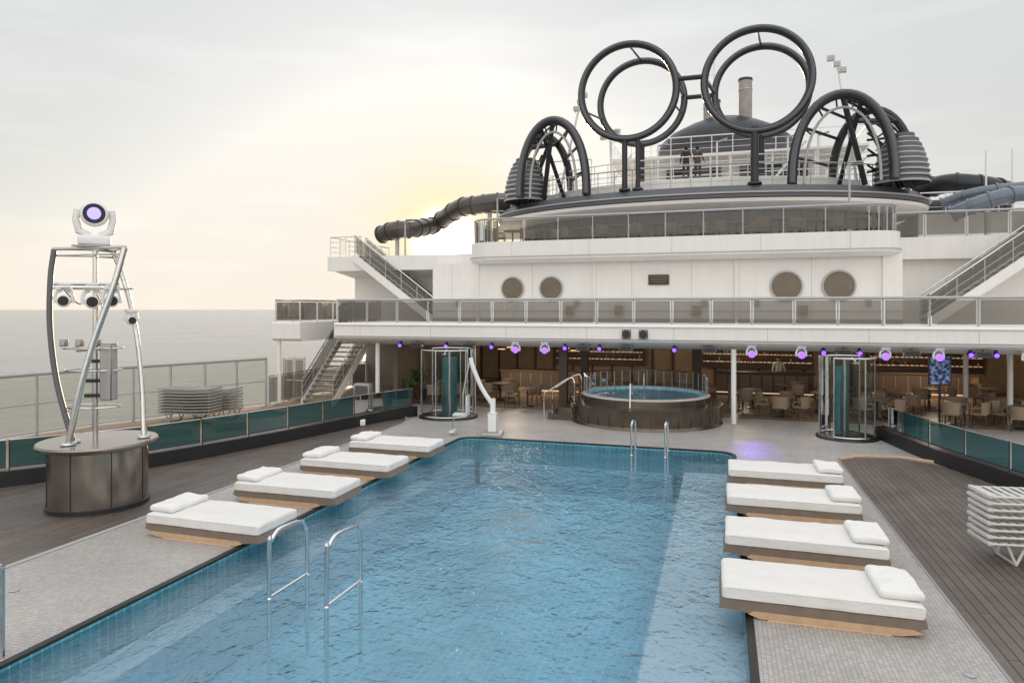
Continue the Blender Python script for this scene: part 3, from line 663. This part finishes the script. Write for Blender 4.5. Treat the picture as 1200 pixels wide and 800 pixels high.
for k,x in enumerate((-12.4,-10.4,-8.5,-5.6,-4.3,-1.6,3.3,4.4,7.6,8.3)):
    b=B(); b.cyl((0,0,.0),(0,0,.1),.05,dark,10); b.tube([(0,.06,-.05),(0,-.08,-.09)],.09,dark,12); b.tube([(0,-.08,-.09),(0,-.095,-.094)],.07,violet,12); b.obj('spot_lamp',(x,25.1,2.62))
def flood(x,z=2.76,y=24.95):
    b=B(); b.box(-.24,.24,-.12,.1,-.3,-.1,grey,bev=.02); b.cyl((0,0,-.1),(0,0,.05),.03,grey,8); b.box(-.2,.2,-.13,-.12,-.27,-.13,dark); b.obj('flood_light',(x,y,z))
for x in (-11.6,-9.4,-4.9,-3.3,-.4,3.9,5.9,7.9,10.6): flood(x)
for x in (-3.25,-2.65): 
    b=B(); b.tube([(0,-.12,0),(0,-.02,0),(0,.1,.0)],[.13,.15,.08],dark,16); b.box(-.16,.16,.0,.08,-.16,.16,lgrey,bev=.02); b.obj('deck_speaker',(x,24.6,3.1))
l=bpy.data.lights.new('violet_spot','SPOT'); l.energy=230; l.color=(.22,.08,1); l.spot_size=R(26); l.spot_blend=1
o=bpy.data.objects.new('violet_spot',l); col.objects.link(o); o.location=(1.0,24.6,2.3); o.rotation_euler=(Vector((.95,21.0,0))-Vector((1.0,24.6,2.3))).to_track_quat('-Z','Y').to_euler()
# ---------------------------------------------------------------- stairs
def stairs(loc,rz,run,rise,w_,n_=17,glass=None,sm=None):
    b=B(); sm=sm or lgrey
    for k in range(n_):
        x=run*k/n_; z=rise*(k+1)/n_
        b.box(x,x+run/n_+.04,.04,w_-.04,z-.05,z,tread)
        b.box(x-.004,x+.03,.05,w_-.05,z+.001,z+.006,lgrey)
    for y in (0,w_):
        q=[(-.05,y,-.0),(.2,y,-.0),(run+.1,y,rise-.22),(run+.1,y,rise+.04),(run-.1,y,rise+.04),(-.05,y,.22)]
        for d in (-.025,.025): b.face([(x,yy+d,z) for x,yy,z in q],sm)
        for a in range(len(q)):
            c,d=q[a],q[(a+1)%len(q)]; b.face([(c[0],y-.025,c[2]),(d[0],y-.025,d[2]),(d[0],y+.025,d[2]),(c[0],y+.025,c[2])],sm)
        for t in (.3,.6,.98): b.tube([(0,y,.1+t),(run,y,rise+t)],.03 if t>.9 else .014,steel if t>.9 else lgrey,6)
        for k in range(6): x=run*k/5; z=rise*k/5; b.cyl((x,y,z),(x,y,z+.98),.022,lgrey,6)
        if glass: b.face([(.05,y,.25),(run-.05,y,rise+.15),(run-.05,y,rise+.9),(.05,y,.95)],glass)
    return b.obj('deck_staircase',loc,rz)
stairs((-15.28,24.7,0),R(90),3.95,3.44,1.45,18,g_smoke,white)
stairs((-12.2,28.9,3.44),R(180),3.9,2.98,1.0,15,g_smoke,white)
stairs((7.2,28.0,3.44),0,4.3,3.33,1.2,16,g_smoke,white)
# ---------------------------------------------------------------- elliptical top tower
TC=(-1.3,37.5,0); A_,B_=10.4,6.2
b=B()
def el(prof,m,seg=96,a0=0,a1=2*math.pi): b.lathe(prof,TC,m,seg,a0,a1,A_,B_)
el([(.90,6.75),(.90,8.5)],g_win)
for k in range(0,72):
    a=2*math.pi*k/72; b.cyl((TC[0]+.905*A_*math.cos(a),TC[1]+.905*B_*math.sin(a),6.75),(TC[0]+.905*A_*math.cos(a),TC[1]+.905*B_*math.sin(a),8.5),.03,grey,6)
el([(.91,6.75),(.91,6.95),(.9,7.0)],white)
el([(.88,8.38),(.98,8.42),(1.035,8.66),(1.04,8.80),(1.02,8.84)],white)
el([(1.02,8.84),(1.04,8.86),(1.04,9.0),(1.03,9.05),(1.01,9.38),(.985,9.42),(.9,9.42),(.001,9.43)],grey)
el([(1.03,9.0),(1.05,9.03),(1.05,9.09),(1.0,9.1)],lgrey)
el([(.80,9.42),(.80,10.0),(.78,10.05),(.001,10.06)],white)
tw=b.obj('observation_tower',parent=SS)
b=B()
P=[(TC[0]+.97*A_*math.cos(R(a)),TC[1]+.97*B_*math.sin(R(a))) for a in range(180,361,5)]
b.rail(P,9.4,1.0,None,sp=1.0,r=.022,mid=(.25,.5,.75),pm=lgrey)
P=[(TC[0]+.77*A_*math.cos(R(a)),TC[1]+.77*B_*math.sin(R(a))) for a in range(180,361,6)]
b.rail(P,10.06,1.0,None,sp=1.0,r=.02,mid=(.33,.66),pm=white2)
b.obj('tower_rail',parent=SS)
b=B()
b.box(-5.4,5.4,40.2,44,10.05,12.3,white)
b.box(-6.0,7.2,38.4,44,12.3,12.42,white)
for x in [-5.8+i*1.05 for i in range(13)]: b.cyl((x,38.6,10.05),(x,38.6,12.3),.05,white2,8)
b.rail([(-5.9,44),(-5.9,38.6),(7.1,38.6),(7.1,44)],12.42,1.0,None,sp=1.1,r=.025,mid=(.33,.66),pm=white2)
for z in (10.9,11.3,11.7,12.0): b.tube([(-5.8,38.6,z),(7.2,38.6,z)],.03,white2,6)
b.rail([(-9,36),(-6.6,36)],10.06,1.9,None,sp=1.2,r=.03,mid=(.3,.6),pm=white2)
b.box(-3,0,40.1,40.2,10.3,12.0,g_win); b.box(1,4.5,40.1,40.2,10.3,12.0,g_win)
for k in range(10): b.tube([(5.2+k*.3,36.6,10.06+k*.25),(5.2+k*.3,37.5,10.06+k*.25)],.05,white2,5)
for x in (-3.2,-.2,3.2,4.6): b.cyl((x,36.8,10.06),(x,36.8,12.6),.045,white2,8); b.tube([(x,36.8,12.6),(x+.5,36.8,12.75)],.05,lgrey,8)
b.tube([(-6.2,37,10.1),(-4.6,37,12.3)],.06,white2,8); b.tube([(2.2,36.5,10.1),(4.0,36.5,12.3)],.06,white2,8)
b.obj('upper_deckhouse',parent=SS)
spots=[(x,29.2+random.uniform(-.6,.6)) for x in (-9,-7.7,-5.9,-4.2,-2.6,-1.2,.6,2.2,3.6,5.0)]
for x,y in spots:
    inst(tb,(x,y,6.775)); inst(ch,(x+.6,y+.2,6.775),random.uniform(0,6)); inst(ch,(x-.6,y,6.775),random.uniform(0,6))
# ---------------------------------------------------------------- zip line ring sculpture
b=B()
def ringt(cx,cy,cz,r,tr,m=dark):
    b.tube([(cx+r*math.cos(a*math.pi/32),cy,cz+r*math.sin(a*math.pi/32)) for a in range(64)],tr,m,12,closed=True)
    b.tube([(cx+(r+.02)*math.cos(a*math.pi/32),cy-tr*.8,cz+(r+.02)*math.sin(a*math.pi/32)) for a in range(64)],tr*.45,grey,6,closed=True)
ringt(-4.1,31.6,14.0,2.17,.17); ringt(1.5,31.6,14.0,2.22,.17)
ringt(-3.85,35,14.45,2.1,.17); ringt(1.85,35,14.5,2.15,.17)
b.tube([(-1.95,31.6,14.35),(-.7,31.6,14.35)],.11,dark,10); b.tube([(-1.75,35,14.5),(-.3,35,14.5)],.11,dark,10)
b.tube([(-1.95,31.6,14.3),(-1.8,35,14.6)],.09,dark,8); b.tube([(-.72,31.6,14.3),(-.3,35,14.6)],.09,dark,8)
for a in (90,200,270,340):
    for (cx,r1,dx,r2,z2) in ((-4.1,2.17,-3.85,2.1,14.45),(1.5,2.22,1.85,2.15,14.5)):
        b.tube([(cx+r1*math.cos(R(a)),31.6,14+r1*math.sin(R(a))),(dx+r2*math.cos(R(a)),35,z2+r2*math.sin(R(a)))],.05,dark,8)
for x,r in ((-4.25,.13),(-3.65,.11),(1.4,.17)):
    b.cyl((x,31.6,9.42),(x,31.6,11.95),r,dark,12); b.lathe([(r+.15,0),(r+.12,.1),(r,.15)],(x,31.6,9.43),dark,14)
for x in (-3.85,1.85): b.cyl((x,35,10.06),(x,35,12.4),.15,dark,12)
b.obj('ring_sculpture')
def sidearch(name,x0,x1,x2,x3,s,zt):
    b=B()
    def ap(xa,xb,y,ht,n=24):
        out=[]
        for k in range(n+1):
            a=R(180*k/n); sn=max(0.0,math.sin(a)); out.append(((xa+xb)/2-(xb-xa)/2*math.cos(a),y,9.42+ht*(sn**.85 if sn>1e-6 else 0)))
        return out
    A1=ap(x0,x1,32.0,zt); A2=ap(x2,x3,34.6,zt-.1)
    b.tube(A1,.21,dark,10); b.tube([(p[0],31.82,p[2]+.05) for p in A1],.11,grey,8); b.tube(A2,.19,dark,10)
    inn_=ap(x0+.5*s,x1-.5*s,32.05,zt-.55); b.tube(inn_,.06,lgrey,8)
    for k in range(2,24,3): 
        b.tube([A1[k],A2[k]],.07,dark,8)
        if k>10:
            k2=min(24,k+3); b.tube([A1[k],A2[k2]],.05,dark,6)
        b.tube([A1[k],inn_[k]],.04,dark,6)
    b.tube([A1[12],(x1-.9*s,33.2,9.45)],.12,dark,8); b.tube([A1[15],(x2+.2*s,34.2,9.45)],.1,dark,8); b.tube([A2[10],(x3-.5*s,34.6,9.45)],.12,dark,8); b.tube([A1[19],A2[8]],.12,dark,8)
    for q in (10,10.7,11.4,12.1): b.tube([(x1-.8*s,33.2,q),(x3-.9*s,34.6,q+.35)],.06,dark,6); b.tube([(x1-.8*s,33.2,q+.3),(x3-.9*s,34.6,q-.25)],.05,dark,6)
    cx=x3-.75*s
    for q in range(9):
        z=9.45+q*.24; rr_=1.12*math.sqrt(max(.05,1-(q/9.2)**2))
        b.lathe([(rr_,0),(rr_+.02,.04),(rr_,.08)],(cx,33.6,z),lgrey,24)
        b.lathe([(rr_*.96,0),(rr_*.93,.26)],(cx,33.6,z),grey,24)
    b.lathe([(.35,0),(.2,.1),(.001,.12)],(cx,33.6,11.6),grey,24)
    return b.obj(name)
sidearch('zip_line_arch',2.95,6.95,4.9,8.3,1,3.75)
sidearch('zip_line_arch',-6.1,-9.4,-7.4,-10.3,-1,3.65)
# ---------------------------------------------------------------- funnel and pipes
b=B()
b.lathe([(3.9,13.2),(3.7,13.8),(3.0,14.4),(1.9,14.9),(1.0,15.2),(.001,15.25)],(.2,42,0),dark,40,sy=.6)
b.lathe([(3.0,12.4),(3.9,13.2)],(.2,42,0),grey,40,sy=.6)
for x,y,z,r in ((1.35,42,17.4,.38),(-.75,42,16.5,.26),(-.25,43,16.6,.2)):
    b.cyl((x,y,14.5),(x,y,z),r,pipeT,18); b.lathe([(r+.03,0),(r+.03,.12)],(x,y,z-.15),dark,18); b.lathe([(r+.02,0),(r+.02,.08)],(x,y,z-.7),lgrey,18)
b.cyl((-.4,42,15),(-.4,42,19),.05,white2,8); b.tube([(-.9,42,17.8),(.1,42,17.8)],.03,white2,6)
b.obj('funnel')
def mast(name,base,top,headang):
    b=B(); b.cyl(base,top,.06,white2,10); t=Vector(top)
    d=Vector((math.cos(headang),0,math.sin(headang)))
    for k in range(3):
        c=t+d*(k*.38-.38); b.box(c.x-.17,c.x+.17,c.y-.12,c.y+.12,c.z-.13,c.z+.13,lgrey,bev=.03)
    b.tube([t-d*.6,t+d*.6],.04,white2,8)
    return b.obj(name)
mast('flood_light_mast',(-8.1,34.5,9.5),(-6.9,34.5,14.6),R(60)); mast('flood_light_mast',(6.0,34.5,9.5),(5.1,34.5,15.3),R(130))
mast('flood_light_mast',(-5.5,36,10),(-5.6,36,13.2),R(20))
def lamppost(x,y,z,h):
    b=B(); b.cyl((0,0,0),(0,0,h),.045,lgrey,10,.035); b.tube([(0,0,h),(.1,0,h+.05),(.35,0,h+.02)],.03,lgrey,8); b.box(.05,.45,-.12,.12,h-.02,h+.09,dark,bev=.03); b.lathe([(.1,0),(.1,.05),(.05,.08)],(0,0,0),lgrey,12)
    b.obj('deck_lamp_post',(x,y,z))
lamppost(-9.2,27.9,6.77,2.0); lamppost(-13.9,28.6,6.42,1.6); lamppost(4.4,26.95,6.77,2.4)
# ---------------------------------------------------------------- water slides
def slide(name,P,r,m,posts=()):
    b=B(); S=smooth_path(P,8); b.tube(S,r,m,18)
    for k in range(0,len(S)-1,5):
        t=(S[k+1]-S[k]).normalized(); b.tube([S[k]-t*.05,S[k]+t*.05],r+.05,m,18)
    for x,y,z in posts: b.cyl((x,y,3),(x,y,z),.12,lgrey,10)
    return b.obj(name)
slide('water_slide',[(-19.0,36,8.35),(-18.0,35.7,8.55),(-17.2,36,8.6),(-16.9,37,8.8),(-16.7,38.5,9.1)],.5,slideb,[(-18,36,8.3)])
slide('water_slide',[(-16.2,38.4,9.4),(-14.5,37,9.85),(-13.4,36.6,9.9),(-12.3,36.8,10.05),(-11.0,37.5,10.1),(-9,39,10.1)],.52,slideb,[(-12.6,36.8,9.6)])
slide('water_slide',[(-15.5,40,10.4),(-13.5,40,10.3),(-11.5,41,10.2)],.4,dark)
slide('water_slide',[(9,38,9.7),(10.2,36.8,9.9),(11.5,36.5,9.7),(13,37.5,9.5)],.45,dark,[(11,36.6,9.4)])
slide('water_slide',[(9,41,9.3),(12,40.5,9.3),(14,41,9.2)],.4,dark)
slide('water_slide',[(9.8,34.6,8.2),(10.8,34.2,8.6),(12,34.2,8.9),(13.6,35,9.0)],.34,slideblue,[(11,34.2,8.3)])
slide('water_slide',[(9.6,35.4,8.8),(11,35,9.2),(13.8,35,9.4)],.22,slideblue)
b=B(); b.box(8.8,13.2,36,44,6.78,8.4,white); b.rail([(8.9,36.1),(13.1,36.1)],8.4,1,None,sp=1,r=.025,mid=(.33,.66),pm=white2)
for x in (11.2,12.2,12.9): b.cyl((x,35,6.8),(x,35,11),.04,white2,8)
b.obj('slide_platform')
# ---------------------------------------------------------------- poster stand, planters
b=B(); b.box(-.36,.36,-.03,.03,1.35,2.4,dark,bev=.01); b.face([(-.32,-.034,1.39),(.32,-.034,1.39),(.32,-.034,2.36),(-.32,-.034,2.36)],posterm); b.cyl((0,0,0),(0,0,1.36),.04,dark,8); b.box(-.3,.3,-.2,.2,0,.03,dark)
b.obj('poster_display',(7.25,27.0,.006),.1)
def planter(x,y,z=0,s=1):
    b=B(); b.lathe([(.001,0),(.22,0),(.3,.5),(.27,.5),(.25,.44),(.001,.44)],(0,0,0),dwood,20)
    for k in range(70):
        a=random.uniform(0,6.28); l=random.uniform(.5,1.1); sp_=random.uniform(.1,.55); d=Vector((math.cos(a),math.sin(a),0)); n_=Vector((-d.y,d.x,0))
        P=[Vector((0,0,.45))+d*(sp_*t*t+.08)+Vector((0,0,l*(t-.35*t*t))) for t in (0,.35,.7,1)]; wd=(.02,.05,.04,.003)
        for q in range(3): b.face([P[q]-n_*wd[q],P[q]+n_*wd[q],P[q+1]+n_*wd[q+1],P[q+1]-n_*wd[q+1]],leaf)
    o=b.obj('potted_plant',(x,y,z),recalc=False); o.scale=(s,s,s)
planter(-12.6,26.2,0.004); planter(-12.9,28.0,0.004,1.2); planter(-11.2,28.6,.006,1.1); planter(12,27,.006)
b=B(); b.box(0,.7,0,.4,0,.9,lgrey,bev=.02); b.box(.05,.65,-.01,.0,.08,.82,grey); b.obj('deck_cabinet',(-14.6,25.2,.004),0)
b=B(); b.box(-.35,.35,-.18,.18,0,.22,white2,bev=.05); b.obj('bollard_light',(-12.0,20.8,.006),.5); 
b=B(); b.tube(smooth_path([(0,0,0),(0,0,.85),(-.2,.1,1.0),(-1.2,.5,1.0)],5),.03,steel,8); b.obj('walkway_handrail',(-15.7,10.4,.004))
# ---------------------------------------------------------------- people
def person(name,loc,rz,H=1.75,pose='rail',sh=shirt):
    V=[];E=[];Rd=[]
    def v(x,y,z,r): V.append((x*H/1.75,y*H/1.75,z*H/1.75)); Rd.append(r); return len(V)-1
    def chain(ids):
        for a,b_ in zip(ids,ids[1:]): E.append((a,b_))
    pel=v(0,0,.96,.135); wai=v(0,.0,1.1,.12); che=v(0,.01,1.30,.15); nb=v(0,0,1.46,.07); nk=v(0,-.01,1.53,.055); hd=v(0,-.015,1.62,.085); ht_=v(0,-.01,1.71,.075)
    chain([pel,wai,che,nb,nk,hd,ht_])
    wr=[]
    for s_ in (-1,1):
        hp=v(s_*.1,0,.9,.09); kn=v(s_*.12,-.02,.50,.062); an=v(s_*.13,.0,.1,.042); to=v(s_*.15,-.17,.035,.035)
        chain([pel,hp,kn,an,to])
        sh_=v(s_*.185,.0,1.42,.06)
        if pose=='rail': el_=v(s_*.24,-.06,1.16,.043); w_=v(s_*.16,-.30,1.08,.03); h_=v(s_*.14,-.37,1.08,.032); fd=Vector((0,-.5,-.7))
        else: el_=v(s_*.26,.03,1.14,.043); w_=v(s_*.27,-.05,.90,.03); h_=v(s_*.27,-.07,.83,.032); fd=Vector((0,-.15,-1))
        chain([nb,sh_,el_,w_,h_]); wr.append((h_,fd,s_))
    roots=[0]
    for h_,fd,s_ in wr:
        hc=Vector(V[h_])
        for k,(o,l) in enumerate(((-.024,.065),(-.008,.075),(.008,.07),(.024,.055))):
            a=v(*(hc+Vector((o,0,0))),.010); bb=v(*(hc+Vector((o,0,0))+fd*.05),.009); c=v(*(hc+Vector((o,-.012,0))+fd*(l+.04)),.008); chain([a,bb,c]); roots.append(a)
        a=v(*(hc+Vector((-s_*.02,0,0))),.011); bb=v(*(hc+Vector((-s_*.05,-.01,-.02))),.009); chain([a,bb]); roots.append(a)
    me=bpy.data.meshes.new(name); me.from_pydata(V,E,[]); o=bpy.data.objects.new('tmp',me); col.objects.link(o)
    sk=o.modifiers.new('s','SKIN'); sk.use_smooth_shade=True
    for i_,d in enumerate(me.skin_vertices[0].data): d.radius=(Rd[i_]*(1.15 if i_ in(1,2) else 1),Rd[i_]*(.85 if i_ in (1,2) else 1)); d.use_root=i_ in roots
    ss=o.modifiers.new('u','SUBSURF'); ss.levels=2
    dg=bpy.context.evaluated_depsgraph_get(); m2=bpy.data.meshes.new_from_object(o.evaluated_get(dg)); bpy.data.objects.remove(o)
    m2.materials.clear()
    for q in (sh,trous,skin,hair,shoe): m2.materials.append(q)
    k=H/1.75
    for f in m2.polygons:
        c=f.center/k
        if c.z<.09: i_=4
        elif c.z>1.5: i_=3 if (c.z>1.68 or (c.y>.01 and c.z>1.56)) else 2
        elif c.z<.97 and abs(c.x)<.225: i_=1
        elif (pose=='rail' and c.y<-.27) or (pose!='rail' and abs(c.x)>.2 and c.z<.93): i_=2
        else: i_=0
        f.material_index=i_; f.use_smooth=True
    b=B()
    for s_ in (-1,1):
        b.ell((s_*.03,-.092,1.625),.012,.008,.008,shoe,8); b.ell((s_*.088,-.01,1.615),.012,.02,.03,skin,8)
    b.ell((0,-.108,1.60),.012,.018,.02,skin,8); b.ell((0,-.098,1.57),.024,.006,.006,mouth,8); b.ell((0,.012,1.675),.092,.095,.07,hair,14)
    for vv in b.bm.verts: vv.co*=k
    fo=b.obj('face_and_hair')
    bo=bpy.data.objects.new(name,m2); col.objects.link(bo); bo.location=loc; bo.rotation_euler[2]=rz; fo.parent=bo
    return bo
person('standing_person',(-1.62,34.0,10.06),R(200),1.8,'stand',shirt); person('standing_person',(-1.08,33.9,10.06),R(150),1.74,'rail',shirt2)
person('bartender',(2.6,34.6,0.006),0,1.75,'stand',shirtw)
# ---------------------------------------------------------------- camera
cd=bpy.data.cameras.new('camera'); cam=bpy.data.objects.new('camera',cd); col.objects.link(cam); sc.camera=cam
cam.location=(0,0,4); cam.rotation_euler=(R(90),0,R(17.03)); cd.sensor_width=36; cd.lens=24; cd.shift_y=-.0317; cd.clip_start=.1; cd.clip_end=80000
sc.view_settings.view_transform='Standard'; sc.view_settings.look='None'; sc.view_settings.exposure=0
